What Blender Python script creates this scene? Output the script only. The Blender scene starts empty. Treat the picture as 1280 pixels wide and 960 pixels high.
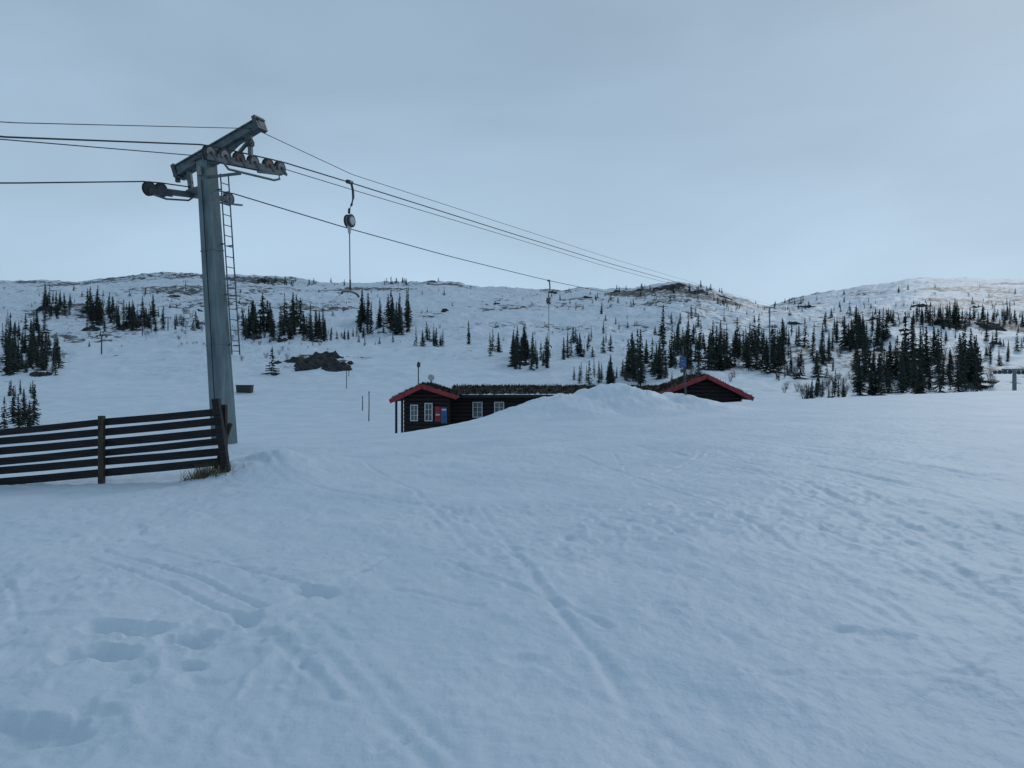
import bpy, math, random
import numpy as np
from mathutils import Vector, Matrix
random.seed(7)
F = 950.0; EYE = 1.6
scene = bpy.context.scene

# ------------------------------------------------------------------ materials
def new_mat(name):
    m = bpy.data.materials.new(name); m.use_nodes = True
    nt = m.node_tree; b = nt.nodes["Principled BSDF"]
    return m, nt, b
def noisy(name, c1, c2, scale=4.0, rough=0.7, bump=0.2, detail=5, metal=0.0, stretch=(1,1,1), lo=.35, hi=.65, rand=0.0):
    m, nt, b = new_mat(name)
    tc = nt.nodes.new("ShaderNodeTexCoord"); mp = nt.nodes.new("ShaderNodeMapping")
    mp.inputs["Scale"].default_value = stretch
    nz = nt.nodes.new("ShaderNodeTexNoise"); nz.inputs["Scale"].default_value = scale; nz.inputs["Detail"].default_value = detail
    rp = nt.nodes.new("ShaderNodeValToRGB")
    rp.color_ramp.elements[0].position = lo; rp.color_ramp.elements[1].position = hi
    rp.color_ramp.elements[0].color = (*c1, 1); rp.color_ramp.elements[1].color = (*c2, 1)
    nt.links.new(tc.outputs["Object"], mp.inputs[0]); nt.links.new(mp.outputs[0], nz.inputs["Vector"])
    nt.links.new(nz.outputs["Fac"], rp.inputs[0])
    out = rp.outputs[0]
    if rand > 0:
        oi = nt.nodes.new("ShaderNodeObjectInfo"); mr = nt.nodes.new("ShaderNodeMapRange")
        mr.inputs[3].default_value = 1 - rand; mr.inputs[4].default_value = 1 + rand
        hs = nt.nodes.new("ShaderNodeHueSaturation")
        nt.links.new(oi.outputs["Random"], mr.inputs[0]); nt.links.new(mr.outputs[0], hs.inputs["Value"])
        nt.links.new(out, hs.inputs["Color"]); out = hs.outputs[0]
    nt.links.new(out, b.inputs["Base Color"])
    b.inputs["Roughness"].default_value = rough; b.inputs["Metallic"].default_value = metal
    if bump > 0:
        bp = nt.nodes.new("ShaderNodeBump"); bp.inputs["Strength"].default_value = bump; bp.inputs["Distance"].default_value = 0.02
        nt.links.new(nz.outputs["Fac"], bp.inputs["Height"]); nt.links.new(bp.outputs[0], b.inputs["Normal"])
    return m
M_STEEL = noisy("painted_steel", (.085,.125,.135), (.145,.20,.21), 3, .5, .1, stretch=(3,3,.5))
M_ARM = noisy("weathered_arm_steel", (.045,.062,.07), (.10,.13,.14), 6, .55, .2)
M_DARKSTEEL = noisy("dark_steel", (.022,.028,.032), (.055,.065,.07), 8, .5, .1)
M_RUBBER = noisy("rubber", (.02,.02,.02), (.05,.05,.05), 10, .8, .1)
M_SHEAVE = noisy("worn_sheave", (.10,.11,.11), (.24,.24,.23), 12, .5, .1)
M_SHEAVE_R = noisy("rusty_sheave", (.12,.05,.04), (.20,.10,.08), 12, .6, .1)
M_CABLE = noisy("steel_rope", (.015,.017,.02), (.04,.045,.05), 30, .6, 0)
M_PALE = noisy("pale_plastic", (.38,.40,.41), (.52,.54,.54), 8, .5, .05)
M_WOODDARK = noisy("tarred_boards", (.004,.004,.006), (.018,.015,.017), 5, .85, .5, stretch=(.5,6,6))
M_POST = noisy("weathered_post", (.02,.016,.012), (.065,.05,.032), 6, .9, .5, stretch=(5,5,.6))
M_LOG = noisy("dark_log_wall", (.010,.007,.008), (.028,.019,.017), 4, .85, .4, stretch=(.5,.5,8))
M_RED = noisy("red_paint", (.18,.014,.02), (.31,.024,.032), 4, .6, .1)
M_WHITE = noisy("white_paint", (.5,.52,.54), (.66,.67,.68), 6, .6, .05)
M_BLUE = noisy("blue_sign_paint", (.02,.07,.20), (.03,.10,.27), 5, .5, 0)
M_GLASS = noisy("window_glass", (.03,.04,.05), (.14,.16,.17), 1.5, .12, 0)
M_TURF = noisy("turf_roof", (.008,.007,.006), (.05,.036,.024), 3, .95, .8, lo=.3, hi=.7)
M_TREE = noisy("spruce_needles", (.008,.015,.013), (.026,.040,.028), 9, .85, 0, rand=.5)
M_TRUNK = noisy("bark", (.04,.03,.025), (.09,.075,.06), 9, .9, 0)
M_TWIG = noisy("bare_twigs", (.06,.055,.055), (.13,.12,.115), 9, .9, 0, rand=.3)
M_GRASS = noisy("dead_grass", (.05,.045,.02), (.14,.115,.05), 6, .9, 0)
M_ROCK = noisy("dark_rock", (.008,.009,.011), (.042,.042,.044), 1.4, .9, 1.0, lo=.35, hi=.72)

# ------------------------------------------------------------------ noise + terrain
def vnoise(x, y, seed=0):
    xi = np.floor(x).astype(np.int64); yi = np.floor(y).astype(np.int64)
    fx = x - xi; fy = y - yi
    fx = fx*fx*(3-2*fx); fy = fy*fy*(3-2*fy)
    def h(a, b):
        k = (a*374761393 + b*668265263 + seed*1442695041) & 0xffffffff
        k = ((k ^ (k >> 13))*1274126177) & 0xffffffff
        k = k ^ (k >> 16)
        return k/4294967296.0
    return (h(xi,yi)*(1-fx)+h(xi+1,yi)*fx)*(1-fy)+(h(xi,yi+1)*(1-fx)+h(xi+1,yi+1)*fx)*fy
def fbm(x, y, oct=4, seed=0):
    s = 0; a = .5; n = 0
    for i in range(oct):
        c, d = math.cos(.6*i), math.sin(.6*i)
        s = s + a*vnoise((x*c+y*d)*2**i+17.3*i, (y*c-x*d)*2**i-9.1*i, seed+i); n += a; a *= .5
    return s/n
def sstep(a, b, x):
    k = np.clip((x-a)/(b-a), 0, 1); return k*k*(3-2*k)

SKY_T = (np.array([-250,0,100,190,250,350,400,480,560,600,700,790,850,900,960,1050,1130,1200,1280,1500])-640)/F
SKY_E = (480-np.array([345,349,350,342,343,347,351,352,351,357,363,360,355,365,371,364,349,347,348,352]))/F
C_T = [-.84,-.6,-.45,-.38,-.27,-.14,0,.15,.3,.67,.84]
C_Y = [13,13.5,15,20,22,26,32,38,41,46,46]
def h0(x, y):
    yp = np.maximum(y, 0)
    z = .35*yp/40 + .026*x*yp/45
    z = z - .3*sstep(3,-6,x)*sstep(10,28,yp)
    z = z - .035*np.maximum(0,-x-5)*sstep(6,12,yp)
    return z
def height(x, y):
    x = np.asarray(x, float); y = np.asarray(y, float)
    r = np.hypot(x, y); a = np.arctan2(x, y); ac = np.clip(a, -.72, .72)
    t = np.tan(ac); Y = r*np.cos(ac)
    c = np.interp(t, C_T, C_Y)
    k = np.minimum(1, c/np.maximum(Y, .01))
    near = h0(x*k, y*k)
    d = np.maximum(0, Y-c)
    near = near - (2.2/c)*(d*d/(d+1.5))
    near = near + .05*(fbm(x/3.5, y/3.5, 3, 3)-.5) + .10*(fbm(x/9, y/9, 2, 8)-.5)
    # ploughed pile against the cabin
    wx = x + .8*(fbm(x/1.6,y/1.6,2,15)-.5)
    g = np.exp(-(((wx-4.5)/2.5)**2+((y-33.5)/3.0)**2)) ; g2 = np.exp(-(((wx-2.0)/2.5)**2+((y-32)/3)**2)); g3=np.exp(-(((wx-7.2)/2.2)**2+((y-34.5)/3)**2))
    m = np.maximum(np.maximum(g*1.20, g2*.84), g3*.78)
    near = near + m*(1+.46*(fbm(x/.7,y/.7,4,5)-.5))
    # small pile by the fence end, shoulder at the pylon foot
    q = np.exp(-(((x+4.3)/.85)**2+((y-13.1)/.8)**2)**1.2)
    near = near + q*.32*(1+.9*(fbm(x*2.5,y*2.5,3,6)-.5)) + .16*np.exp(-(((x+3.5)/1.0)**2+((y-14.2)/1.2)**2))
    near = near + .2*np.exp(-(((x+7.3)/2)**2+((y-19.5)/1.5)**2))
    es = np.interp(t, SKY_T, SKY_E)
    PY = [0,45,60,85,110,150,200,290,420,600,900,2600,4500]
    p1 = np.interp(Y, PY, [-.1,-.085,-.07,-.045,-.015,.02,.05,.085,.115,.135,.10,.03,.02])
    P2Y = [0,45,60,85,110,150,200,280,350,430,520,700,1000,1500,2600,4500]
    p2 = np.interp(Y, P2Y, [-.06,-.06,-.055,-.045,-.022,.008,.036,.075,.092,.094,.093,.112,.135,.10,.05,.02])
    wr = sstep(.24,.42,t)
    e = p1*(1-wr)+p2*wr
    e = np.where(e > 0, e*(es/.135), e)
    zf = 1.6 + Y*e
    amp = np.interp(Y, [60,120,250,600,1500,4000],[0,.8,3.0,6.5,10,12])
    zf = zf + amp*((fbm(x/70, y/70, 3, 21)-.5)*1.3) + np.minimum(amp,3.0)*1.25*(fbm(x/14, y/14, 4, 33)-.5)
    rdg = 1-np.abs(2*fbm(x/8, y/8, 3, 39)-1)
    zf = zf + np.minimum(amp,3.0)*.30*(sstep(.6,1,rdg)-.3)
    w = sstep(0, 1, (Y-c)/np.maximum(30, 75-c))
    return near*(1-w)+zf*w

PITS = [(-2.40,4.4,.23,.14,.10),(-2.62,4.95,.18,.13,.08),(-2.33,4.86,.13,.1,.06),(-1.98,4.62,.16,.12,.085),(-1.84,5.05,.19,.13,.06),(-1.5,5.72,.18,.11,.075),
        (-2.17,3.42,.21,.14,.07),(-1.78,4.2,.08,.06,.04),(.07,4.3,.13,.07,.02),(-3.6,7.4,.16,.1,.03),(-1.2,6.9,.13,.09,.02),(1.1,5.3,.13,.08,.02),(3.2,6.1,.16,.09,.02),(2.3,4.65,.17,.09,.022),(2.1,4.8,.1,.06,.025)]
def gp(u, v):
    y = EYE*F/(v-480); return ((u-640)/F*y, y)
TR = [([(625,670),(670,740),(730,810),(800,900),(870,975)],.05,.017),([(600,640),(700,770),(760,850),(820,970)],.03,.010),
      ([(840,575),(1000,610),(1130,665),(1290,735)],.055,.024),([(860,572),(1040,610),(1170,660),(1300,712)],.05,.020),
      ([(1010,590),(1150,620),(1290,660)],.07,.025),([(900,560),(1080,585),(1300,620)],.09,.028),([(760,560),(950,600),(1120,680),(1300,790)],.045,.016),([(700,570),(900,640),(1100,760),(1250,880)],.04,.014),([(950,640),(1100,700),(1290,800)],.04,.013),
      ([(360,780),(430,850),(540,970)],.04,.014),([(390,770),(470,850),(580,970)],.035,.010),
      ([(130,690),(240,725),(330,765)],.028,.020),([(110,700),(220,740),(310,780)],.028,.018),([(60,735),(180,715),(320,705)],.028,.018),
      ([(200,770),(330,735),(460,720)],.028,.016),([(150,720),(260,712),(340,722)],.026,.016),([(490,745),(600,765)],.03,.014),([(280,810),(340,800),(420,880)],.03,.014),([(60,680),(200,690),(380,740)],.03,.015),
      ([(560,640),(640,700)],.03,.012),([(320,590),(420,620),(560,640)],.05,.016),([(420,570),(520,620),(600,700)],.04,.014),([(1040,750),(1180,820),(1290,900)],.035,.011),([(680,840),(830,930),(900,975)],.03,.010)]
rng = np.random.RandomState(5)
for i in range(84):
    x0 = rng.uniform(-6,9); y0 = rng.uniform(2.8,16); an = rng.choice([rng.normal(.5,.3), rng.normal(-.75,.4), rng.normal(1.4,.3)])
    LL = rng.uniform(.5,3.4); dx, dy = math.sin(an), math.cos(an); cv = rng.normal(0,.08)
    pts = [(x0+dx*s*LL/4+cv*s*s/4*dy, y0+dy*s*LL/4-cv*s*s/4*dx) for s in range(5)]
    TR.append((pts, rng.uniform(.018,.045), rng.uniform(.006,.015), 'w'))
def micro(x, y):
    z = np.zeros_like(x)
    wob = (fbm(x*8, y*8, 2, 50)-.5)
    brk = sstep(.30,.62,fbm(x*.9, y*.9, 3, 55))
    for (px,py,rx,ry,dp) in PITS:
        d = np.sqrt(((x-px)/rx)**2+((y-py)/ry)**2)*(1+.8*wob) 
        z += -dp*np.exp(-d**3.6)*(1+.5*wob) + dp*.18*np.exp(-((d-1.3)/.25)**2)
    for tr in TR:
        pts, wd, dp = tr[0], tr[1], tr[2]
        P = pts if len(tr) > 3 else [gp(*p) for p in pts]
        best = np.full(x.shape, 99.0)
        for i in range(len(P)-1):
            ax, ay = P[i]; bx, by = P[i+1]; vx, vy = bx-ax, by-ay
            L2 = vx*vx+vy*vy
            s = np.clip(((x-ax)*vx+(y-ay)*vy)/L2, 0, 1)
            best = np.minimum(best, np.hypot(x-ax-s*vx, y-ay-s*vy))
        best = best + wob*.03
        z += (-dp*np.exp(-(best/wd)**2) + dp*.4*np.exp(-((best-wd*1.9)/(wd*.8))**2))*(.3+.7*brk)
    # wind-worn and trampled surface
    far = 1-.65*sstep(7,18,np.hypot(x,y))
    z += .055*(fbm(x*1.1,y*1.1,3,61)-.5)
    n = fbm((x*.85+y*.5)*3.0,(-x*.5+y*.85)*1.5,4,71); z += .055*(n-.5)
    tramp = sstep(.42,.62,fbm(x*.45,y*.45,2,77))
    r1 = 1-np.abs(2*fbm(x*3.2,y*2.4,3,83)-1); z += .022*tramp*far*(sstep(.68,1.0,r1)-.4)
    pk = fbm(x*5.5,y*5.5,3,88); z -= .014*far*sstep(.58,.76,pk)*(.3+tramp)
    z += .014*(fbm(x*11,y*11,2,81)-.5)
    return z

def hit(u, v):
    """point where the sight line of bearing/elevation meets the far hillside"""
    t = (u-640)/F; e = (480-v)/F
    Y = np.geomspace(48, 1300, 500)
    z = height(t*Y, Y)
    ok = np.where(z >= EYE+e*Y)[0]
    if len(ok) == 0: return None
    y = float(Y[ok[0]]); return Vector((t*y, y, float(z[ok[0]])))

az = np.concatenate([np.linspace(-math.pi, -.74, 50, endpoint=False), np.linspace(-.74, .74, 780, endpoint=False), np.linspace(.74, math.pi, 50, endpoint=False)])
rr = np.concatenate([np.geomspace(.3,2.8,25,endpoint=False), np.geomspace(2.8,15,310,endpoint=False), np.geomspace(15,60,180,endpoint=False), np.geomspace(60,1250,310,endpoint=False), np.geomspace(1250,4200,12)])
A, R = np.meshgrid(az, rr)
X = R*np.sin(A); Yg = R*np.cos(A)
Z = height(X, Yg)
fade = 1-.75*sstep(14, 40, R)
nearmask = (R < 60) & (np.abs(A) < 1.0)
mz = np.zeros_like(Z); mz[nearmask] = micro(X[nearmask], Yg[nearmask]); Z += mz*fade*(1-sstep(45,60,R))
nr, nc = X.shape
co = np.stack([X, Yg, Z], -1).reshape(-1, 3).astype(np.float32)
i0 = np.arange(nr-1)[:,None]*nc; j = np.arange(nc)[None,:]; j1 = (j+1) % nc
quads = np.stack([i0+j, i0+j1, i0+nc+j1, i0+nc+j], -1).reshape(-1, 4)
co = np.vstack([co, [[0,0,float(Z[0].mean())]]]).astype(np.float32); ci = len(co)-1
tris = np.stack([np.arange(nc), np.full(nc, ci), (np.arange(nc)+1) % nc], -1)
me = bpy.data.meshes.new("snow_ground")
me.vertices.add(len(co)); me.vertices.foreach_set("co", co.ravel())
nl = quads.size+tris.size; me.loops.add(nl)
me.loops.foreach_set("vertex_index", np.concatenate([quads.ravel(), tris.ravel()]).astype(np.int32))
me.polygons.add(len(quads)+len(tris))
ls = np.concatenate([np.arange(len(quads))*4, quads.size+np.arange(len(tris))*3]).astype(np.int32)
me.polygons.foreach_set("loop_start", ls)
me.polygons.foreach_set("use_smooth", np.ones(len(ls), bool))
me.update(calc_edges=True); me.validate()
# bare (rock / heather) mask
bare = np.clip((fbm(X/45, Yg/45, 3, 90)-.48)*2.0, 0, .6)*sstep(95,200,R)
bare += .12*sstep(120,200,R) + .20*sstep(260,520,R)
for (u,v,rx,ry) in [(400,452,9,14),(370,450,6,9),(30,455,8,12),(70,385,12,20),(150,400,14,20),(830,362,34,45),(880,368,28,34),(780,366,20,24),(940,380,24,30),(1190,404,40,14),(900,455,14,18),(340,415,12,16),(480,408,9,14),(1130,440,14,16),(1020,500,8,6),(560,356,20,20),(330,352,30,24)]:
    p = hit(u, v)
    if p is not None:
        d = ((X-p.x)/rx)**2+((Yg-p.y)/ry)**2
        bare += .48*np.exp(-d**1.5)
bare *= (Yg > 60)
bv = np.append(bare.ravel(), 0).astype(np.float32)
at = me.attributes.new("bare", 'FLOAT', 'POINT'); at.data.foreach_set("value", bv)
hv = np.append((sstep(90,190,R)*(Yg>0)*sstep(.34,.58,fbm(X/30,Yg/30,3,97))).ravel(), 0).astype(np.float32)
a2 = me.attributes.new("heath", 'FLOAT', 'POINT'); a2.data.foreach_set("value", hv)
ground = bpy.data.objects.new("snow_ground", me); scene.collection.objects.link(ground)

m, nt, b = new_mat("snow"); N = nt.nodes.new; L = nt.links.new
tc = N("ShaderNodeTexCoord")
n1 = N("ShaderNodeTexNoise"); n1.inputs["Scale"].default_value = .45; n1.inputs["Detail"].default_value = 6
r1 = N("ShaderNodeValToRGB"); r1.color_ramp.elements[0].position=.3; r1.color_ramp.elements[1].position=.7
r1.color_ramp.elements[0].color=(.53,.63,.715,1); r1.color_ramp.elements[1].color=(.65,.72,.785,1)
L(tc.outputs["Object"], n1.inputs["Vector"]); L(n1.outputs["Fac"], r1.inputs[0])
n2 = N("ShaderNodeTexNoise"); n2.inputs["Scale"].default_value=.22; n2.inputs["Detail"].default_value=8; n2.inputs["Roughness"].default_value=.70
L(tc.outputs["Object"], n2.inputs["Vector"])
atn = N("ShaderNodeAttribute"); atn.attribute_name="bare"
ma = N("ShaderNodeMath"); ma.operation='MULTIPLY_ADD'; ma.inputs[1].default_value=.30
L(atn.outputs["Fac"], ma.inputs[0]); L(n2.outputs["Fac"], ma.inputs[2])
mr = N("ShaderNodeMapRange"); mr.inputs[1].default_value=.685; mr.inputs[2].default_value=.735
L(ma.outputs[0], mr.inputs[0])
# twigs and heather just breaking the surface of the hillside snow
ath = N("ShaderNodeAttribute"); ath.attribute_name="heath"
n4 = N("ShaderNodeTexNoise"); n4.inputs["Scale"].default_value=1.1; n4.inputs["Detail"].default_value=4; n4.inputs["Roughness"].default_value=.7
L(tc.outputs["Object"], n4.inputs["Vector"])
m4 = N("ShaderNodeMapRange"); m4.inputs[1].default_value=.5; m4.inputs[2].default_value=.66; m4.inputs[4].default_value=.5
L(n4.outputs["Fac"], m4.inputs[0])
mm = N("ShaderNodeMath"); mm.operation='MULTIPLY'; L(m4.outputs[0], mm.inputs[0]); L(ath.outputs["Fac"], mm.inputs[1])
mh = N("ShaderNodeMix"); mh.data_type='RGBA'; mh.inputs[7].default_value=(.15,.15,.16,1); L(mm.outputs[0], mh.inputs[0]); L(r1.outputs[0], mh.inputs[6])
mx = N("ShaderNodeMix"); mx.data_type='RGBA'; mx.inputs[7].default_value=(.035,.034,.035,1)
L(mr.outputs[0], mx.inputs[0]); L(mh.outputs[2], mx.inputs[6])
L(mx.outputs[2], b.inputs["Base Color"]); b.inputs["Roughness"].default_value=.6
b.inputs["Specular IOR Level"].default_value=.4
nb = N("ShaderNodeTexNoise"); nb.inputs["Scale"].default_value=16; nb.inputs["Detail"].default_value=5; nb.inputs["Roughness"].default_value=.6
mp = N("ShaderNodeMapping"); mp.inputs["Rotation"].default_value=(0,0,.6); mp.inputs["Scale"].default_value=(2.0,.9,1)
ns = N("ShaderNodeTexNoise"); ns.inputs["Scale"].default_value=2.4; ns.inputs["Detail"].default_value=4
L(tc.outputs["Object"], nb.inputs["Vector"]); L(tc.outputs["Object"], mp.inputs[0]); L(mp.outputs[0], ns.inputs["Vector"])
b1 = N("ShaderNodeBump"); b1.inputs["Strength"].default_value=.6; b1.inputs["Distance"].default_value=.02
b2 = N("ShaderNodeBump"); b2.inputs["Strength"].default_value=.55; b2.inputs["Distance"].default_value=.06
L(nb.outputs["Fac"], b1.inputs["Height"]); L(ns.outputs["Fac"], b2.inputs["Height"]); L(b2.outputs[0], b1.inputs["Normal"]); L(b1.outputs[0], b.inputs["Normal"])
me.materials.append(m)

# ------------------------------------------------------------------ mesh helpers
class Part:
    def __init__(s): s.v=[]; s.f=[]; s.m=[]; s.mats=[]
    def mi(s, mat):
        if mat not in s.mats: s.mats.append(mat)
        return s.mats.index(mat)
    def add(s, vs, fs, mat):
        o=len(s.v); s.v += [tuple(v) for v in vs]; k=s.mi(mat)
        for f in fs: s.f.append([i+o for i in f]); s.m.append(k)
    def beam(s, p, q, w, h, mat, w2=None, h2=None, side=None):
        p=Vector(p); q=Vector(q); d=(q-p).normalized()
        if side is None:
            up=Vector((0,0,1)) if abs(d.z)<.9 else Vector((0,1,0)); a=d.cross(up).normalized()
        else:
            a=Vector(side); a=(a-d*a.dot(d)).normalized()
        c=a.cross(d).normalized(); w2=w2 or w; h2=h2 or h
        vs=[p+a*(sx*w/2)+c*(sy*h/2) for sx,sy in((-1,-1),(1,-1),(1,1),(-1,1))]+[q+a*(sx*w2/2)+c*(sy*h2/2) for sx,sy in((-1,-1),(1,-1),(1,1),(-1,1))]
        s.add(vs,[(0,1,2,3),(7,6,5,4),(0,4,5,1),(1,5,6,2),(2,6,7,3),(3,7,4,0)],mat)
    def tube(s, pts, r, mat, n=6, r2=None):
        pts=[Vector(p) for p in pts]; vs=[]; fs=[]
        for i,p in enumerate(pts):
            d=(pts[min(i+1,len(pts)-1)]-pts[max(i-1,0)]).normalized()
            up=Vector((0,0,1)) if abs(d.z)<.9 else Vector((0,1,0)); a=d.cross(up).normalized(); c=a.cross(d)
            k=i/(len(pts)-1); rad=r if r2 is None else r*(1-k)+r2*k
            vs+=[p+a*(math.cos(2*math.pi*j/n)*rad)+c*(math.sin(2*math.pi*j/n)*rad) for j in range(n)]
        for i in range(len(pts)-1):
            for j in range(n): fs.append((i*n+j,i*n+(j+1)%n,(i+1)*n+(j+1)%n,(i+1)*n+j))
        fs.append(tuple(range(n))[::-1]); fs.append(tuple(range((len(pts)-1)*n,len(pts)*n)))
        s.add(vs,fs,mat)
    def wheel(s, c, ax, r, w, mat, hub=None):
        c=Vector(c); ax=Vector(ax).normalized()
        s.tube([c-ax*w/2,c-ax*w*.25],r,M_RUBBER,18); s.tube([c-ax*w*.24,c+ax*w*.24],r*.86,mat,18); s.tube([c+ax*w*.25,c+ax*w/2],r,M_RUBBER,18)
        s.tube([c-ax*w*.56,c+ax*w*.56],r*.72,mat,16); s.tube([c-ax*w*.7,c+ax*w*.7],r*.2,M_DARKSTEEL,10)
    def obj(s, name, parent=None, smooth=False):
        me=bpy.data.meshes.new(name); me.from_pydata(s.v,[],s.f)
        for mt in s.mats: me.materials.append(mt)
        me.polygons.foreach_set("material_index", s.m)
        if smooth: me.polygons.foreach_set("use_smooth",[True]*len(s.f))
        me.update(); o=bpy.data.objects.new(name,me); scene.collection.objects.link(o)
        if parent: o.parent=parent
        return o
def empty(name):
    e=bpy.data.objects.new(name,None); scene.collection.objects.link(e); return e
def gz(x,y): return float(height(np.array([x]),np.array([y]))[0])

# ------------------------------------------------------------------ ski lift pylon
l = Vector((.3907,.9205,0)); p_ = Vector((.9205,-.3907,0))
C = Vector((-7.84,19.5,0)); foot = Vector((-7.33,19.5,-.6))
pyl = empty("ski_lift_pylon")
P=Part()
top=Vector((-7.84,19.5,7.35))
P.beam(foot,top,.46,.44,M_STEEL,.35,.35,side=p_)
P.beam(top,top+Vector((-.01,0,.05)),.46,.46,M_DARKSTEEL,side=p_)
P.beam(foot+Vector((0,0,.05)),foot+Vector((-.02,0,.62)),.72,.72,M_DARKSTEEL,.66,.66,side=p_)
for z in (2.6,5.0):
    k=(z+.6)/7.95; q=foot.lerp(top,k); P.beam(q,q+Vector((-.003,0,.03)),.48-.1*k,.46-.08*k,M_STEEL,side=p_)
P.obj("column",pyl)
# ladder
P=Part()
def colp(z,off_p,off_l): 
    k=(z-foot.z)/(top.z-foot.z); return foot.lerp(top,k)+p_*off_p+l*off_l
for s in (.04,.32):
    P.tube([colp(2.35,.30,s+.10),colp(7.0,.30,s+.10)],.018,M_ARM,6)
zz=2.45
while zz<6.95:
    P.tube([colp(zz,.30,.14),colp(zz,.30,.42)],.013,M_ARM,5); zz+=.27
for z in (2.6,3.9,5.2,6.6): 
    P.beam(colp(z,.16,.14),colp(z,.31,.14),.03,.03,M_ARM); P.beam(colp(z,.10,.42),colp(z,.31,.42),.03,.03,M_ARM)
P.obj("ladder",pyl)
def cp(off, along, z): 
    v=C+p_*off+l*along; return Vector((v.x,v.y,z))
P=Part()
P.beam(cp(-.98,0,7.13),cp(1.78,0,8.06),.24,.26,M_ARM,.2,.2)
P.beam(cp(-.98,0,7.26),cp(1.78,0,8.16),.32,.03,M_ARM,.28,.03)
P.beam(cp(-.98,0,7.00),cp(1.78,0,7.95),.32,.03,M_ARM,.28,.03)
P.beam(cp(-.3,0,7.12),cp(.75,0,7.38),.16,.12,M_ARM)
P.beam(cp(.55,0,7.36),cp(1.2,0,7.76),.1,.1,M_ARM)
for o in (-.95,1.72):
    z=7.13+(o+.98)/2.76*.93; P.beam(cp(o-.05,0,z-.02),cp(o+.05,0,z+.02),.34,.36,M_DARKSTEEL)
P.obj("cross_arm",pyl)
P=Part()
P.beam(cp(1.42,0,7.92),cp(1.42,.02,7.3),.09,.13,M_ARM)
P.beam(cp(1.42,-.06,7.62),cp(1.15,-.06,7.4),.07,.07,M_ARM)
P.wheel(cp(1.42,0,7.6),p_,.1,.12,M_DARKSTEEL)
P.beam(cp(-.6,0,7.2),cp(-.5,0,6.5),.1,.14,M_ARM)
P.beam(cp(-.8,0,7.1),cp(-.5,0,6.8),.07,.08,M_ARM)
P.beam(cp(-.98,0,7.2),cp(-.98,0,6.88),.1,.1,M_DARKSTEEL)
P.beam(cp(-.16,0,6.62),cp(-.62,0,6.55),.16,.14,M_ARM)
P.obj("hangers",pyl)
def rz(s): return 7.135+.118*s
def lz(s): return 6.50+.130*s
P=Part()
P.beam(cp(1.3,-1.0,rz(-1.0)-.02),cp(1.3,1.05,rz(1.05)-.02),.10,.13,M_ARM)
P.beam(cp(1.37,-1.35,rz(-1.35)-.09),cp(1.37,1.4,rz(1.4)-.09),.03,.09,M_ARM)
P.beam(cp(1.23,-1.35,rz(-1.35)-.09),cp(1.23,1.4,rz(1.4)-.09),.03,.09,M_ARM)
for i,s in enumerate((-1.22,-.76,-.25,.24,.8,1.25)):
    P.wheel(cp(1.3,s,rz(s)+.04),p_,.185,.1,M_SHEAVE_R if i in(2,4) else M_SHEAVE)
    P.beam(cp(1.385,s,rz(s)+.05),cp(1.385,s+.18,rz(s)-.12),.02,.07,M_DARKSTEEL)
P.tube([cp(1.35,-.85,rz(-.85)-.1),cp(1.4,-.7,rz(-.7)-.28),cp(1.42,.3,rz(.3)-.32),cp(1.42,.9,rz(.9)-.34),cp(1.42,1.1,rz(1.1)-.28),cp(1.40,1.1,rz(1.1)-.16),cp(1.4,.3,rz(.3)-.2)],.03,M_ARM,6)
P.beam(cp(1.3,-.2,rz(-.2)-.3),cp(.1,-.15,6.85),.06,.06,M_ARM)
P.obj("right_sheave_battery",pyl)
P=Part()
P.beam(cp(-.5,-1.0,lz(-1.0)),cp(-.5,1.2,lz(1.2)),.11,.14,M_ARM)
P.beam(cp(-.43,-1.4,lz(-1.4)-.05),cp(-.43,-.7,lz(-.7)-.05),.03,.15,M_DARKSTEEL)
for s in (-1.33,-.98,1.3):
    P.wheel(cp(-.5,s,lz(s)+.02),p_,.175,.1,M_DARKSTEEL if s<0 else M_SHEAVE)
P.tube([cp(-.42,-1.3,lz(-1.3)-.12),cp(-.40,-.9,lz(-.9)-.2),cp(-.4,-.2,lz(-.2)-.17),cp(-.42,0,lz(0)-.05)],.025,M_ARM,6)
P.beam(cp(-.4,.9,lz(.9)-.13),cp(-.4,1.7,lz(1.7)-.13),.08,.04,M_ARM)
P.obj("left_sheave_battery",pyl)
P=Part(); P.beam(colp(6.9,-.02,-.24),colp(7.12,-.02,-.24),.14,.05,M_SHEAVE,side=p_)
P.tube([colp(.2,.0,-.27),colp(3,.02,-.25),colp(6.8,.0,-.21)],.015,M_RUBBER,5); P.obj("fittings",pyl)

# ------------------------------------------------------------------ cables
def on_line(off,u,v):
    o=C+p_*off; t=(u-640)/F
    s=(t*o.y-o.x)/(l.x-t*l.y); q=o+l*s
    return Vector((q.x,q.y,EYE+(480-v)/F*q.y)), s
def cable(off, sights, mids, rad, zback):
    K=[]
    for (u,v) in sights: q,s=on_line(off,u,v); K.append((s,q.z))
    K+=mids; K.append((-16,zback)); K.append((-60,zback+.3)); K.sort()
    ss=[k[0] for k in K]; zs=[k[1] for k in K]
    S=np.concatenate([np.arange(-60,-16,4.0),np.arange(-16,4,.5),np.geomspace(4,ss[-1],60)])
    Zs=np.interp(S,ss,zs)
    for _ in range(3):
        Zs[1:-1]=np.where(S[1:-1]>6,(Zs[:-2]+2*Zs[1:-1]+Zs[2:])/4,Zs[1:-1])
    pts=[]
    for s,z in zip(S,Zs):
        q=C+p_*off+l*float(s); pts.append((q.x,q.y,float(z)))
    P=Part(); P.tube(pts,rad,M_CABLE,6); return P.obj("lift_cable",None,True), (ss,zs)
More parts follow.
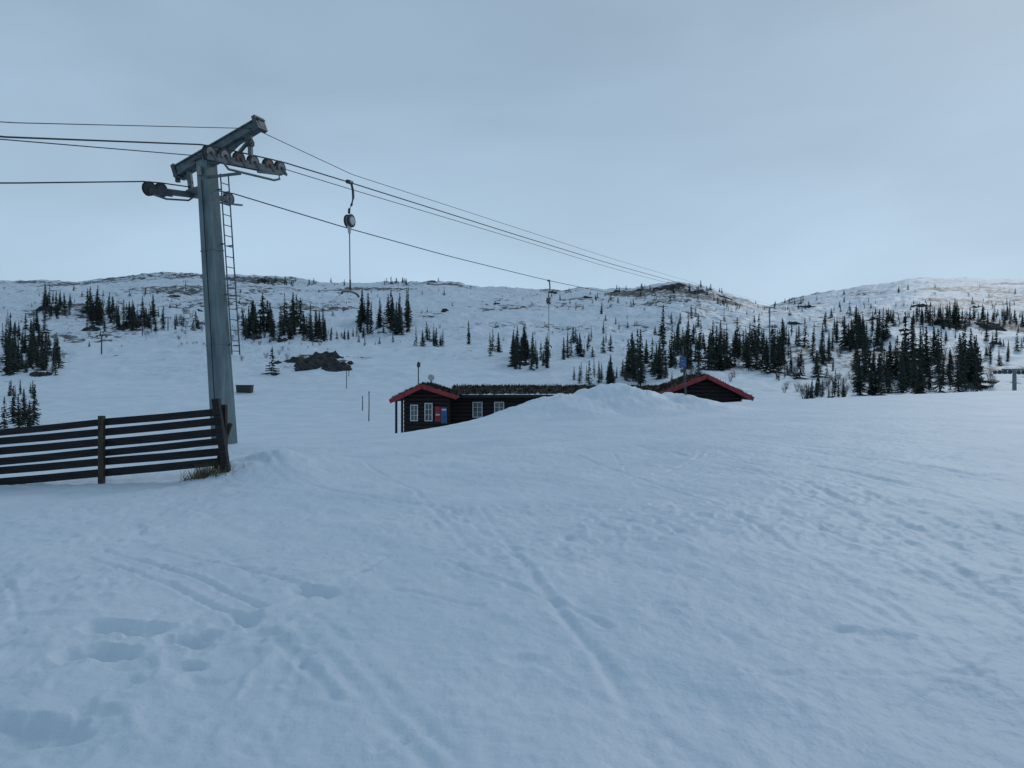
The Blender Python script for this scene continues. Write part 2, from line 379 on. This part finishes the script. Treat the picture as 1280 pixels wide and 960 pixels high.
def rope_at(K,off,s): 
    q=C+p_*off+l*s; return Vector((q.x,q.y,float(np.interp(s,K[0],K[1]))))
cR,KR=cable(1.3,[(0,171),(437,228),(640,292),(760,329),(930,376),(962,384)],[(-1.3,rz(-1.3)+.22),(1.35,rz(1.35)+.22)],.018,4.3)
cL,KL=cable(-.5,[(0,229),(430,284),(560,320),(686,351),(760,366),(930,392),(962,396)],[(-1.3,lz(-1.3)+.2),(1.35,lz(1.35)+.2)],.017,3.4)
cM,_=cable(1.55,[(0,153),(440,218),(640,283),(760,322),(930,372),(962,381)],[(0,7.95)],.009,4.0)
cN,_=cable(1.15,[(0,174),(440,237),(640,297),(760,334),(930,379),(962,387)],[(-1.0,rz(-1)-.0),(1.35,rz(1.35)+.1)],.011,4.2)

def hanger(off,K,s,name="t_bar_hanger",box_drop=1.05,rope_len=1.75):
    e=empty(name); q=rope_at(K,off,s); P=Part()
    def c(a,h): return q+l*a+Vector((0,0,-h))
    P.beam(c(-.14,.0),c(.14,.0)+Vector((0,0,.02)),.08,.1,M_DARKSTEEL)
    P.tube([c(-.05,-.03),c(.1,.03),c(.17,.2),c(.19,.42),c(.1,.66),c(-.02,.82),c(-.03,.95)],.038,M_DARKSTEEL,8)
    P.obj("curved_arm",e,True)
    P=Part(); P.wheel(c(0,box_drop+.12),p_,.2,.16,M_SHEAVE); P.tube([c(0,box_drop+.12)-p_*.12,c(0,box_drop+.12)+p_*.12],.12,M_PALE,14)
    P.beam(c(-.01,box_drop+.26),c(-.01,box_drop+.5),.11,.16,M_PALE,.06,.08); P.obj("spring_box",e)
    P=Part(); b0=box_drop+.5; b1=b0+rope_len
    P.tube([c(0,b0),c(.03,b1)],.016,M_CABLE,6)
    P.tube([c(.03,b1-.35),c(.03,b1)],.028,M_DARKSTEEL,6)
    P.tube([c(-.42,b1+.12),c(-.36,b1+.06),c(-.2,b1+.02),c(.03,b1+.0),c(.26,b1+.02),c(.42,b1+.06),c(.48,b1+.12)],.034,M_DARKSTEEL,8)
    P.obj("t_bar",e,True)
hanger(1.3,KR,on_line(1.3,437,228)[1])
hanger(-.5,KL,on_line(-.5,686,351)[1],rope_len=2.2)
hanger(1.3,KR,on_line(1.3,905,372)[1])
hanger(-.5,KL,on_line(-.5,905,388)[1])

# ------------------------------------------------------------------ distant pylons
def far_pylon(x,y,H,arm=3.2,w=.35,ang=0,mat=M_STEEL):
    e=empty("ski_lift_pylon"); z=gz(x,y); P=Part(); d=Vector((math.cos(ang),math.sin(ang),0)); n=Vector((-d.y,d.x,0))
    o=Vector((x,y,z))
    P.beam(o-Vector((0,0,.8)),o+Vector((0,0,H)),w,w,mat,w*.75,w*.75); 
    P.beam(o+d*(-arm/2)+Vector((0,0,H-.1)),o+d*(arm/2)+Vector((0,0,H-.1)),w*.6,w*.6,mat)
    P.obj("column",e); P=Part()
    for k in (-1,1):
        c=o+d*(k*arm/2)+Vector((0,0,H-.45)); P.beam(c-n*.9,c+n*.9,w*.35,w*.4,mat); P.beam(c,c+Vector((0,0,.4)),w*.3,w*.3,mat)
        for a in (-.8,-.3,.3,.8): P.wheel(c+n*a+Vector((0,0,.1)),d,.2,.12,M_DARKSTEEL)
    P.obj("sheaves",e)
q,s=on_line(.4,962,386); far_pylon(q.x,q.y,q.z-gz(q.x,q.y)+.4,2.4,.3,-.4)
x=(1268-640)/F*78; far_pylon(x,78,1.6+19/F*78-gz(x,78),3.4,.34,.35)
for (u,v,h) in [(127,443,24),(178,419,20),(210,411,14),(232,364,12),(288,357,8),(300,372,9)]:
    p=hit(u,v)
    if p: far_pylon(p.x,p.y,h/F*p.y,h/F*p.y*.45,.26,.3,M_DARKSTEEL)

# ------------------------------------------------------------------ fence
fe=empty("wooden_fence"); P=Part()
A0=Vector((-4.80,12.45,0)); B0=Vector((-10.8,12.95,0))
fd=(B0-A0).normalized(); FL=(B0-A0).length
def ftop(s): return 1.20-.093*s
rnd=random.Random(3)
for i in range(6):
    for seg in ((-.02,1.98),(2.0,3.98),(4.0,FL)):
        j=rnd.uniform(-.014,.014); j2=rnd.uniform(-.014,.014)
        a=A0+fd*seg[0]; c=A0+fd*seg[1]; dz=.166*i; hb=rnd.uniform(.110,.132)
        md=(a+c)/2+Vector((0,rnd.uniform(-.01,.01),0)); sm=(seg[0]+seg[1])/2
        P.beam((a.x,a.y,ftop(seg[0])-dz-.05+j),(md.x,md.y,ftop(sm)-dz-.055+(j+j2)/2),.035,hb,M_WOODDARK)
        P.beam((md.x,md.y,ftop(sm)-dz-.055+(j+j2)/2),(c.x,c.y,ftop(seg[1])-dz-.05+j2),.035,hb,M_WOODDARK)
P.obj("boards",fe); P=Part()
for s,hh,mt,w in ((1.98,.06,M_POST,.085),(4.0,.0,M_WOODDARK,.10),(5.9,.0,M_WOODDARK,.1)):
    a=A0+fd*s+Vector((0,-.07,0)); P.beam((a.x,a.y,-.5),(a.x,a.y,ftop(s)+hh),w,.08,mt)
a=A0+Vector((0,-.08,0)); P.beam((a.x+.22,a.y,-.3),(a.x-.02,a.y,1.36),.11,.11,M_WOODDARK)
P.beam((a.x+.06,a.y+.14,-.3),(a.x+.05,a.y+.14,1.26),.1,.1,M_WOODDARK)
P.beam((a.x-.1,a.y+.2,.2),(a.x+.14,a.y+.22,.95),.06,.05,M_POST)
P.obj("posts",fe)
P=Part(); rg=random.Random(9)
for i in range(380):
    x=rg.gauss(-4.95,.16); y=12.28+rg.gauss(0,.09); z=gz(x,y)-.02; h=rg.uniform(.05,.28); dx=rg.gauss(0,.1); dy=rg.gauss(0,.06)
    P.add([(x-.005,y,z),(x+.005,y,z),(x+dx,y+dy,z+h)],[(0,1,2)],M_GRASS)
P.obj("dead_grass_tuft")

# ------------------------------------------------------------------ cabin
cab=empty("log_cabin")
def wbox(P,x0,x1,y0,y1,z0,z1,mat):
    P.add([(x0,y0,z0),(x1,y0,z0),(x1,y1,z0),(x0,y1,z0),(x0,y0,z1),(x1,y0,z1),(x1,y1,z1),(x0,y1,z1)],[(3,2,1,0),(4,5,6,7),(0,1,5,4),(1,2,6,5),(2,3,7,6),(3,0,4,7)],mat)
def px(u,Y): return (u-640)/F*Y
def pz(v,Y): return EYE+(480-v)/F*Y
def window(P,xc,zc,w,h,y):
    wbox(P,xc-w/2,xc+w/2,y-.01,y+.02,zc-h/2,zc+h/2,M_GLASS)
    t=.05
    wbox(P,xc-w/2-t,xc-w/2,y-.05,y+.02,zc-h/2-t,zc+h/2+t,M_WHITE); wbox(P,xc+w/2,xc+w/2+t,y-.05,y+.02,zc-h/2-t,zc+h/2+t,M_WHITE)
    wbox(P,xc-w/2,xc+w/2,y-.048,y+.02,zc+h/2,zc+h/2+t,M_WHITE); wbox(P,xc-w/2,xc+w/2,y-.048,y+.02,zc-h/2-t,zc-h/2,M_WHITE)
    wbox(P,xc-.015,xc+.015,y-.035,y-.012,zc-h/2,zc+h/2,M_WHITE)
    for k in (-.17,.17): wbox(P,xc-w/2,xc+w/2,y-.034,y-.013,zc+k*h-.012,zc+k*h+.012,M_WHITE)
Yw=46.0; xl=px(536,Yw); xr=px(842,Yw+2)
P=Part(); wbox(P,xl,xr,Yw,Yw+6,-4.5,pz(496,Yw)-.02,M_LOG)
for i in range(14):
    z=-2.4+.235*i; 
    if z<pz(496,Yw)-.1: P.tube([(xl-.03,Yw-.01,z),(xr,Yw-.01,z)],.115,M_LOG,8)
P.obj("main_walls",cab)
def blades(P,pt,n,rg,hmax=.22):
    for _ in range(n):
        x,y,z=pt(); h=rg.uniform(.05,hmax)
        P.add([(x-.03,y,z-.03),(x+.03,y+.02,z-.03),(x+rg.gauss(0,.05),y+rg.gauss(0,.05),z+h)],[(0,1,2)],M_TURF)
def turf(x0,x1,ya,za,yb,zb,yc,zc,name,seed,ends=True):
    nx=int(max(8,(x1-x0)/.14)); prof=[]
    for k in range(15): prof.append((ya+(yb-ya)*k/14, za+(zb-za)*k/14))
    for k in range(1,9): prof.append((yb+(yc-yb)*k/8, zb+(zc-zb)*k/8))
    vs=[];fs=[]; rg=np.random.RandomState(seed)
    for i in range(nx+1):
        for (y,z) in prof:
            vs.append((x0+(x1-x0)*i/nx, y+rg.uniform(-.04,.04), z+rg.uniform(-.05,.07)))
    n=len(prof)
    for i in range(nx):
        for k in range(n-1): fs.append((i*n+k,(i+1)*n+k,(i+1)*n+k+1,i*n+k+1))
    P=Part(); P.add(vs,fs,M_TURF); r2=random.Random(seed)
    def pt():
        k=r2.random(); return r2.uniform(x0,x1), ya+(yb-ya)*k, za+(zb-za)*k
    blades(P,pt,2600,r2)
    return P.obj(name,cab)
ez=pz(495,Yw-.5)
turf(px(562,Yw),xr,Yw-.55,ez+.12,Yw+3,pz(482,Yw+3),Yw+6.5,ez+.1,"turf_roof",1)
P=Part(); P.beam((xl,Yw-.60,ez-.02),(xr,Yw-.60,ez-.02),.05,.2,M_WOODDARK); wbox(P,xl,xr,Yw-.55,Yw+6.5,ez-.12,ez-.02,M_WOODDARK)
P.obj("eave_board",cab)
def gable(x0,z0,xa,za,x1,z1,yf,yb,name,wall_x0,wall_x1,walltop):
    P=Part()
    for (xa0,za0,xb0,zb0) in ((x0,z0,xa,za),(xa,za,x1,z1)):
        P.beam((xa0,yf,za0),(xb0,yf,zb0),.07,.24,M_RED)
        P.beam((xa0,yf+.06,za0+.10),(xb0,yf+.06,zb0+.10),.14,.06,M_RED)
    P.obj(name+"_barge_boards",cab)
    P=Part(); y0=yf+.05
    for (xa0,za0,xb0,zb0) in ((x0,z0,xa,za),(xa,za,x1,z1)):
        P.add([(xa0,y0,za0-.06),(xb0,y0,zb0-.06),(xb0,yb,zb0-.06),(xa0,yb,za0-.06),(xa0,y0,za0+.08),(xb0,y0,zb0+.08),(xb0,yb,zb0+.08),(xa0,yb,za0+.08)],
              [(3,2,1,0),(4,5,6,7),(0,1,5,4),(1,2,6,5),(2,3,7,6),(3,0,4,7)],M_WOODDARK)
    P.obj(name+"_roof_deck",cab)
    vs=[];fs=[]; rg=np.random.RandomState(4); ny=26; nxx=24
    for i in range(nxx+1):
        k=i/nxx; x=x0+(x1-x0)*k; z=np.interp(x,[x0,xa,x1],[z0,za,z1])+.15
        for j in range(ny+1): vs.append((x+rg.uniform(-.03,.03),yf+.12+(yb-yf-.12)*j/ny,z+rg.uniform(-.04,.05)))
    for i in range(nxx):
        for j in range(ny): a=i*(ny+1)+j; fs.append((a,a+ny+1,a+ny+2,a+1))
    P=Part(); P.add(vs,fs,M_TURF); r2=random.Random(8)
    def pt():
        x=r2.uniform(x0,x1); return x, r2.uniform(yf+.15,yb), float(np.interp(x,[x0,xa,x1],[z0,za,z1]))+.16
    blades(P,pt,1400,r2,.16); P.obj(name+"_turf",cab)
    yw=yf+.7; P=Part()
    zl=float(np.interp(wall_x0,[x0,xa,x1],[z0,za,z1]))-.08; zr=float(np.interp(wall_x1,[x0,xa,x1],[z0,za,z1]))-.08
    f=[(wall_x0,-4.5),(wall_x1,-4.5),(wall_x1,zr),(xa,za-.08),(wall_x0,zl)]
    vs=[(a,yw,b_) for a,b_ in f]+[(a,yb,b_) for a,b_ in f]
    P.add(vs,[(0,1,2,3,4),(9,8,7,6,5)]+[(i,i+5,(i+1)%5+5,(i+1)%5) for i in range(5)],M_LOG)
    z=-2.5
    while z<za-.3:
        if z<min(zl,zr)-.1: a,c=wall_x0-.05,wall_x1+.05
        else:
            kk=(z-min(zl,zr))/(za-min(zl,zr)); a=wall_x0+(xa-wall_x0)*max(0,kk+.1); c=wall_x1+(xa-wall_x1)*max(0,kk+.1)
        P.tube([(a,yw-.01,z),(c,yw-.01,z)],.11,M_LOG,8); z+=.23
    P.obj(name+"_wall",cab)
    return yw
Yq=43.2
x0=px(487,Yq);xa=px(527,Yq);x1=px(571,Yq)
yw=gable(x0,pz(502,Yq),xa,pz(483,Yq),x1,pz(497,Yq),Yq,Yw+3,"left_gable",px(506,Yq+.7),px(560,Yq+.7),0)
P=Part()
window(P,px(518,yw),pz(516,yw),.34,.85,yw-.12); window(P,px(536,yw),pz(515,yw),.36,.95,yw-.12)
for u in (597,624): window(P,px(u,Yw),pz(512,Yw),.50,.85,Yw-.12)
P.obj("windows",cab)
P=Part(); 
wbox(P,px(544,yw),px(551,yw),yw-.16,yw-.12,pz(527,yw),pz(508,yw),M_RED); wbox(P,px(551.5,yw),px(559,yw),yw-.16,yw-.12,pz(529,yw),pz(509,yw),M_BLUE)
wbox(P,px(552.5,yw),px(558,yw),yw-.18,yw-.16,pz(513,yw),pz(511,yw),M_WHITE); wbox(P,px(545,yw),px(550,yw),yw-.18,yw-.16,pz(519,yw),pz(517.5,yw),M_WHITE)
P.obj("notice_boards",cab)
P=Part(); P.beam((px(495,Yq),Yq+.1,-3.2),(px(495,Yq),Yq+.1,pz(500,Yq)),.12,.12,M_WOODDARK); P.beam((px(495,Yq),Yq+2.4,-3.2),(px(495,Yq),Yq+2.4,pz(500,Yq)),.12,.12,M_WOODDARK); P.obj("porch_posts",cab)
Yr=45.5
yw2=gable(px(823,Yr),pz(494,Yr),px(884,Yr),pz(470.5,Yr),px(942,Yr),pz(499,Yr),Yr,Yw+5,"right_gable",px(838,Yr+.7),px(926,Yr+.7),0)
P=Part(); xx=px(523,Yw+2); P.tube([(xx,Yw+2,.8),(xx,Yw+2,pz(452,Yw+2))],.035,M_DARKSTEEL,8); P.beam((xx,Yw+2,pz(459,Yw+2)),(xx+.03,Yw+2,pz(453,Yw+2)),.2,.14,M_DARKSTEEL)
xx=px(539,Yw+2); P.tube([(xx,Yw+2,.8),(xx,Yw+2,pz(474,Yw+2))],.05,M_DARKSTEEL,8); P.tube([(xx,Yw+1.9,pz(472,Yw+2)),(xx,Yw+2.08,pz(472,Yw+2))],.2,M_PALE,14)
P.obj("roof_mast_and_vent",cab)

# ------------------------------------------------------------------ sign, poles, bin
def on_ground(u,Y): x=px(u,Y); return x,Y,gz(x,Y)
sg=empty("sign_post"); x,y,z=on_ground(858,33.5); P=Part()
tp=Vector((px(853,y),y,pz(432,y))); P.tube([(x,y,z-.4),tp],.045,M_DARKSTEEL,8); P.obj("pole",sg)
P=Part(); zc=pz(453,y); xc=px(853,y); wbox(P,xc-.14,xc+.16,y-.08,y-.05,zc-.22,zc+.24,M_BLUE); wbox(P,xc-.09,xc+.09,y-.09,y-.082,zc-.10,zc-.05,M_SHEAVE); wbox(P,xc-.09,xc+.07,y-.09,y-.082,zc+.05,zc+.09,M_SHEAVE)
wbox(P,xc-.10,xc+.14,y-.07,y-.04,zc-.45,zc-.3,M_DARKSTEEL); P.obj("sign_panel",sg)
for (u,v,h) in [(461,527,37),(453,514,18),(433,486,32),(436,470,16)]:
    p=hit(u,v)
    if p:
        P=Part(); P.tube([p-Vector((0,0,.4)),p+Vector((.03,0,h/F*p.y*.6)),p+Vector((.02,0,h/F*p.y))],.06,M_POST,7,.045)
        P.tube([p+Vector((.02,0,h/F*p.y-.12)),p+Vector((.02,0,h/F*p.y+.02))],.07,M_DARKSTEEL,8); P.obj("marker_pole")
p=hit(306,491); P=Part(); w=19/F*p.y; h=8.5/F*p.y
P.add([(p.x-w*.47,p.y-.5,p.z-.1),(p.x+w*.47,p.y-.5,p.z-.1),(p.x+w*.47,p.y+.5,p.z-.1),(p.x-w*.47,p.y+.5,p.z-.1),(p.x-w*.5,p.y-.6,p.z+h),(p.x+w*.5,p.y-.6,p.z+h),(p.x+w*.5,p.y+.6,p.z+h),(p.x-w*.5,p.y+.6,p.z+h)],[(3,2,1,0),(4,5,6,7),(0,1,5,4),(1,2,6,5),(2,3,7,6),(3,0,4,7)],M_RUBBER)
P.beam((p.x-w*.54,p.y,p.z+h+.04),(p.x+w*.54,p.y,p.z+h+.04),1.3,.08,M_DARKSTEEL); P.obj("waste_container")

# ------------------------------------------------------------------ rock outcrops
def rock_outcrop(u,v,wpx,hpx,seed,parent):
    p=hit(u,v)
    if p is None: return
    W=wpx/F*p.y/2; H=hpx/F*p.y*.6; D=max(W*.9,2.0); nx,ny=40,26; vs=[];fs=[]
    gx,gy=np.meshgrid(np.linspace(-1.15,1.15,nx),np.linspace(-1.15,1.15,ny))
    rr_=np.sqrt(gx**2+gy**2)*(1+1.3*(fbm(gx*2.6+seed,gy*2.6,4,seed)-.5))
    env=1-sstep(.35,1.0,rr_)
    xx=p.x+gx*W; yy=p.y+gy*D
    zz=height(xx,yy)-.45+env*(.45+H*(.30+1.5*(fbm(gx*3.2+seed,gy*3.2,4,seed+3)-.3)))
    for a,b_,c in zip(xx.ravel(),yy.ravel(),zz.ravel()): vs.append((a,b_,c))
    for i in range(ny-1):
        for j in range(nx-1): q=i*nx+j; fs.append((q,q+1,q+nx+1,q+nx))
    P=Part(); P.add(vs,fs,M_ROCK); P.obj("rock",parent)
ro=empty("rock_outcrop")
RK=[(395,459,74,20,1),(422,462,44,14,2),(368,452,44,10,3),(404,447,54,14,4),(384,462,44,12,41),(345,455,20,5,50),(438,455,16,5,51),(318,424,26,7,5),(352,427,22,6,6),(60,388,26,8,7),(160,408,40,7,8),(118,410,30,6,9),(20,462,44,9,10),(50,470,30,8,11),
(836,361,40,5,12),(872,366,34,5,13),(800,364,22,4,14),(770,365,20,4,15),(850,357,30,4,42),(905,372,26,4,43),(555,390,12,5,16),(540,352,14,4,17),(570,352,16,3,44),(1185,407,44,6,18),(1100,438,22,7,19),(1010,385,30,4,20),(1240,408,36,5,21),(330,352,18,4,22),(910,456,30,6,23),(655,457,20,5,24),(690,366,14,4,45),(735,372,18,3,46),
(1060,425,20,5,60),(1150,382,22,3,61),(1220,385,20,3,62),(1090,400,16,4,63),(1245,430,18,5,64),(990,405,18,4,65),(620,380,12,3,66),(250,390,12,3,67),(220,372,14,3,68)]
for (u,v,w_,h_,s_) in RK: rock_outcrop(u,v,w_,h_,s_,ro)

# ------------------------------------------------------------------ trees
def spruce_mesh(name,seed,W,levels=17,sparse=0.0,droop=.35):
    rg=random.Random(seed); P=Part()
    P.tube([(0,0,-.06),(.004,0,.5),(0,0,1.0)],.013,M_TRUNK,6,.002)
    for i in range(levels):
        k=i/(levels-1); z=.05+.92*k**.92
        Rl=W*(1-k)**.78*rg.uniform(.7,1.15)+.012
        n=8 if k<.7 else 6
        ph=rg.uniform(0,6.28)
        for j in range(n):
            if rg.random()<sparse: continue
            a=ph+6.283*j/n+rg.uniform(-.3,.3); R_=Rl*rg.uniform(.5,1.25); dz=-R_*droop*rg.uniform(.5,1.4); up=R_*.12
            d=Vector((math.cos(a),math.sin(a),0)); s=Vector((-d.y,d.x,0)); zz=z+rg.uniform(-.02,.02)
            r0=Vector((0,0,zz+.012)); m1=d*R_*.5+Vector((0,0,zz+dz*.35)); tip=d*R_+Vector((0,0,zz+dz+up))
            wv=R_*rg.uniform(.2,.34)
            la=m1+s*wv+Vector((0,0,-R_*.16)); lb=m1-s*wv+Vector((0,0,-R_*.16))
            t2=d*R_*.8; la2=t2+s*wv*.6+Vector((0,0,zz+dz*.9-R_*.08)); lb2=t2-s*wv*.6+Vector((0,0,zz+dz*.9-R_*.08))
            m2=t2+Vector((0,0,zz+dz*.75))
            P.add([r0,la,m1,lb,la2,m2,lb2,tip],[(0,1,2),(0,2,3),(2,1,4),(2,4,5),(2,6,3),(2,5,6),(5,4,7),(5,7,6)],M_TREE)
            for q in range(2):
                c=d*R_*rg.uniform(.3,.95)+s*rg.uniform(-wv,wv)+Vector((0,0,zz+dz*.6)); e=.05*W/.16*rg.uniform(.5,1)
                P.add([c+s*e*.4,c-s*e*.4,c+Vector((rg.uniform(-.01,.01),rg.uniform(-.01,.01),-e))],[(0,1,2)],M_TREE)
    me=bpy.data.meshes.new(name); me.from_pydata(P.v,[],P.f)
    for mt in P.mats: me.materials.append(mt)
    me.polygons.foreach_set("material_index",P.m); me.update(); return me
VAR=[spruce_mesh("spruce_mesh_%d"%i,i+1,w,lv,sp,dr) for i,(w,lv,sp,dr) in enumerate([(.15,18,.05,.4),(.19,17,.1,.35),(.12,19,.05,.5),(.23,14,.2,.25),(.17,16,.25,.35),(.28,12,.25,.15),(.14,15,.35,.45)])]
def bush_mesh(name,seed):
    rg=random.Random(seed); P=Part()
    for i in range(26):
        a=rg.uniform(0,6.28); r=rg.uniform(.1,.5); h=rg.uniform(.5,1)
        b_=Vector((math.cos(a)*r*.3,math.sin(a)*r*.3,-.05)); t=Vector((math.cos(a)*r,math.sin(a)*r,h)); md=(b_+t)/2+Vector((rg.uniform(-.08,.08),rg.uniform(-.08,.08),.05))
        P.tube([b_,md,t],.009,M_TWIG,3,.003)
        for q in range(5):
            s=md.lerp(t,rg.random()); e=s+Vector((rg.uniform(-.2,.2),rg.uniform(-.2,.2),rg.uniform(.05,.22))); P.tube([s,e],.005,M_TWIG,3,.002)
    me=bpy.data.meshes.new(name); me.from_pydata(P.v,[],P.f); me.materials.append(M_TWIG); me.update(); return me
BUSH=[bush_mesh("birch_mesh_%d"%i,i+40) for i in range(3)]
forest=empty("spruce_forest"); scrub=empty("birch_scrub")
rg=random.Random(11)
def put(mesh,name,p,h,parent,w=1.0):
    o=bpy.data.objects.new(name,mesh); scene.collection.objects.link(o)
    o.location=p; o.scale=(h*w,h*w,h); o.rotation_euler=(rg.uniform(-.03,.03),rg.uniform(-.03,.03),rg.uniform(0,6.28))
    if parent: o.parent=parent
CL=[(55,90,380,400,26,14,30),(108,150,386,414,38,16,36),(150,205,396,416,40,14,32),(218,252,404,413,14,8,16),(0,76,440,470,48,20,44),(8,62,408,432,20,16,28),(0,50,425,445,14,20,34),
(303,372,406,425,60,18,42),(368,408,415,428,20,24,46),(410,440,415,428,8,8,16),(448,514,402,420,32,20,48),(320,440,352,358,30,4,9),(476,508,352,357,12,6,10),
(520,545,424,436,8,14,26),(608,624,438,447,3,24,36),(640,686,442,462,34,20,42),(700,765,425,460,18,14,30),
(715,805,470,482,24,18,34),(780,832,452,474,26,28,50),(838,900,428,463,40,20,40),(884,978,436,466,80,22,48),(975,1042,425,474,36,16,36),
(1005,1056,488,503,20,14,32),(1040,1112,412,442,42,16,42),(1065,1150,462,497,42,28,58),(1125,1228,448,497,50,30,68),(1110,1280,394,408,86,8,20),(1160,1202,400,410,16,18,34),
(890,1060,374,392,40,4,10),(1060,1280,378,394,40,4,9),(840,905,358,368,34,4,9),(760,840,358,366,20,3,7),(700,822,366,388,22,4,10),(740,880,390,420,18,8,18),
(1230,1280,425,460,12,12,26),(90,250,360,390,16,4,9),(0,1280,362,440,110,4,9),(548,556,430,438,3,14,22),(740,1000,462,482,14,14,26),(0,50,486,500,6,14,24),(440,500,418,432,8,10,18),(980,1280,395,440,50,6,16)]
for (u0,u1,v0,v1,n,ha,hb) in CL:
    for i in range(n):
        u=rg.uniform(u0,u1); v=rg.uniform(v0,v1); p=hit(u,v)
        if p is None: continue
        h=(ha+(hb-ha)*rg.random()**1.6)/F*p.y
        put(VAR[rg.choice([0,0,1,1,2,3,4,4,5,6,6] if h*F/p.y>14 else [1,3,3,4,5,5])],"spruce",p-Vector((0,0,.1)),h,forest,rg.uniform(.8,1.25))
SC=[(0,1280,358,440,190,2,4.5),(1040,1240,440,492,60,8,15),(780,1010,440,480,24,6,12),(105,260,390,425,30,5,8),(280,430,400,455,24,4,8),(0,80,440,470,14,6,12),(980,1060,480,500,16,8,14)]
for (u0,u1,v0,v1,n,ha,hb) in SC:
    for i in range(n):
        p=hit(rg.uniform(u0,u1),rg.uniform(v0,v1))
        if p is not None: put(rg.choice(BUSH),"birch",p,rg.uniform(ha,hb)/F*p.y,scrub,rg.uniform(.8,1.4))
for (u,v,h,k) in [(340,467,36,5),(828,430,50,2),(16,530,50,0),(30,528,44,1),(42,532,54,0),(5,536,42,4),(24,540,50,0),(36,538,40,3),(586,430,30,2),(548,352,6,3)]:
    p=hit(u,v)
    if p is not None: put(VAR[k],"spruce_tree",p-Vector((0,0,.15)),h/F*p.y,None,1.1)

# ------------------------------------------------------------------ light
SUN_EL=math.radians(30); SUN_AZ=math.radians(35)
w=bpy.data.worlds.new("World"); scene.world=w; w.use_nodes=True; nt=w.node_tree; N=nt.nodes.new; L=nt.links.new
bg=nt.nodes["Background"]; bg.inputs["Strength"].default_value=.1
sk=N("ShaderNodeTexSky"); sk.sky_type='NISHITA'; sk.sun_disc=False; sk.sun_elevation=SUN_EL; sk.sun_rotation=SUN_AZ
tc=N("ShaderNodeTexCoord"); sp=N("ShaderNodeSeparateXYZ"); L(tc.outputs["Generated"],sp.inputs[0])
rp=N("ShaderNodeValToRGB"); L(sp.outputs["Z"],rp.inputs[0]); cr=rp.color_ramp
cr.elements[0].position=0; cr.elements[0].color=(.43,.585,.745,1)
cr.elements[1].position=1; cr.elements[1].color=(.25,.355,.475,1)
for pos,c in ((.14,(.42,.575,.73,1)),(.28,(.36,.495,.635,1)),(.45,(.31,.43,.555,1))):
    e=cr.elements.new(pos); e.color=c
mp=N("ShaderNodeMapping"); mp.inputs["Scale"].default_value=(1,1,3.0); L(tc.outputs["Generated"],mp.inputs[0])
nz=N("ShaderNodeTexNoise"); nz.inputs["Scale"].default_value=1.9; nz.inputs["Detail"].default_value=6; nz.inputs["Roughness"].default_value=.5; nz.inputs["Distortion"].default_value=.4; L(mp.outputs[0],nz.inputs["Vector"])
mr=N("ShaderNodeMapRange"); mr.inputs[1].default_value=.3; mr.inputs[2].default_value=.7; mr.inputs[3].default_value=9.1; mr.inputs[4].default_value=11.4; L(nz.outputs["Fac"],mr.inputs[0])
vm=N("ShaderNodeVectorMath"); vm.operation='SCALE'; L(rp.outputs[0],vm.inputs[0]); L(mr.outputs[0],vm.inputs["Scale"])
mx=N("ShaderNodeMix"); mx.data_type='RGBA'; mx.inputs[0].default_value=.95; L(sk.outputs[0],mx.inputs[6]); L(vm.outputs[0],mx.inputs[7]); L(mx.outputs[2],bg.inputs["Color"])
sd=bpy.data.lights.new("sun","SUN"); sd.energy=.55; sd.angle=math.radians(12); sd.color=(1,.97,.93)
so=bpy.data.objects.new("sun",sd); scene.collection.objects.link(so)
dirv=Vector((math.sin(SUN_AZ)*math.cos(SUN_EL),math.cos(SUN_AZ)*math.cos(SUN_EL),math.sin(SUN_EL)))
so.rotation_euler=dirv.to_track_quat('Z','Y').to_euler()
so.location=(20,20,60)

cd=bpy.data.cameras.new("camera"); cam=bpy.data.objects.new("camera",cd); scene.collection.objects.link(cam); scene.camera=cam
cam.location=(0,0,EYE); cam.rotation_euler=(math.radians(90),0,0); cd.sensor_width=36; cd.lens=36*F/1280; cd.clip_end=9000; cd.clip_start=.05
scene.view_settings.view_transform='Standard'; scene.view_settings.look='None'; scene.view_settings.exposure=0
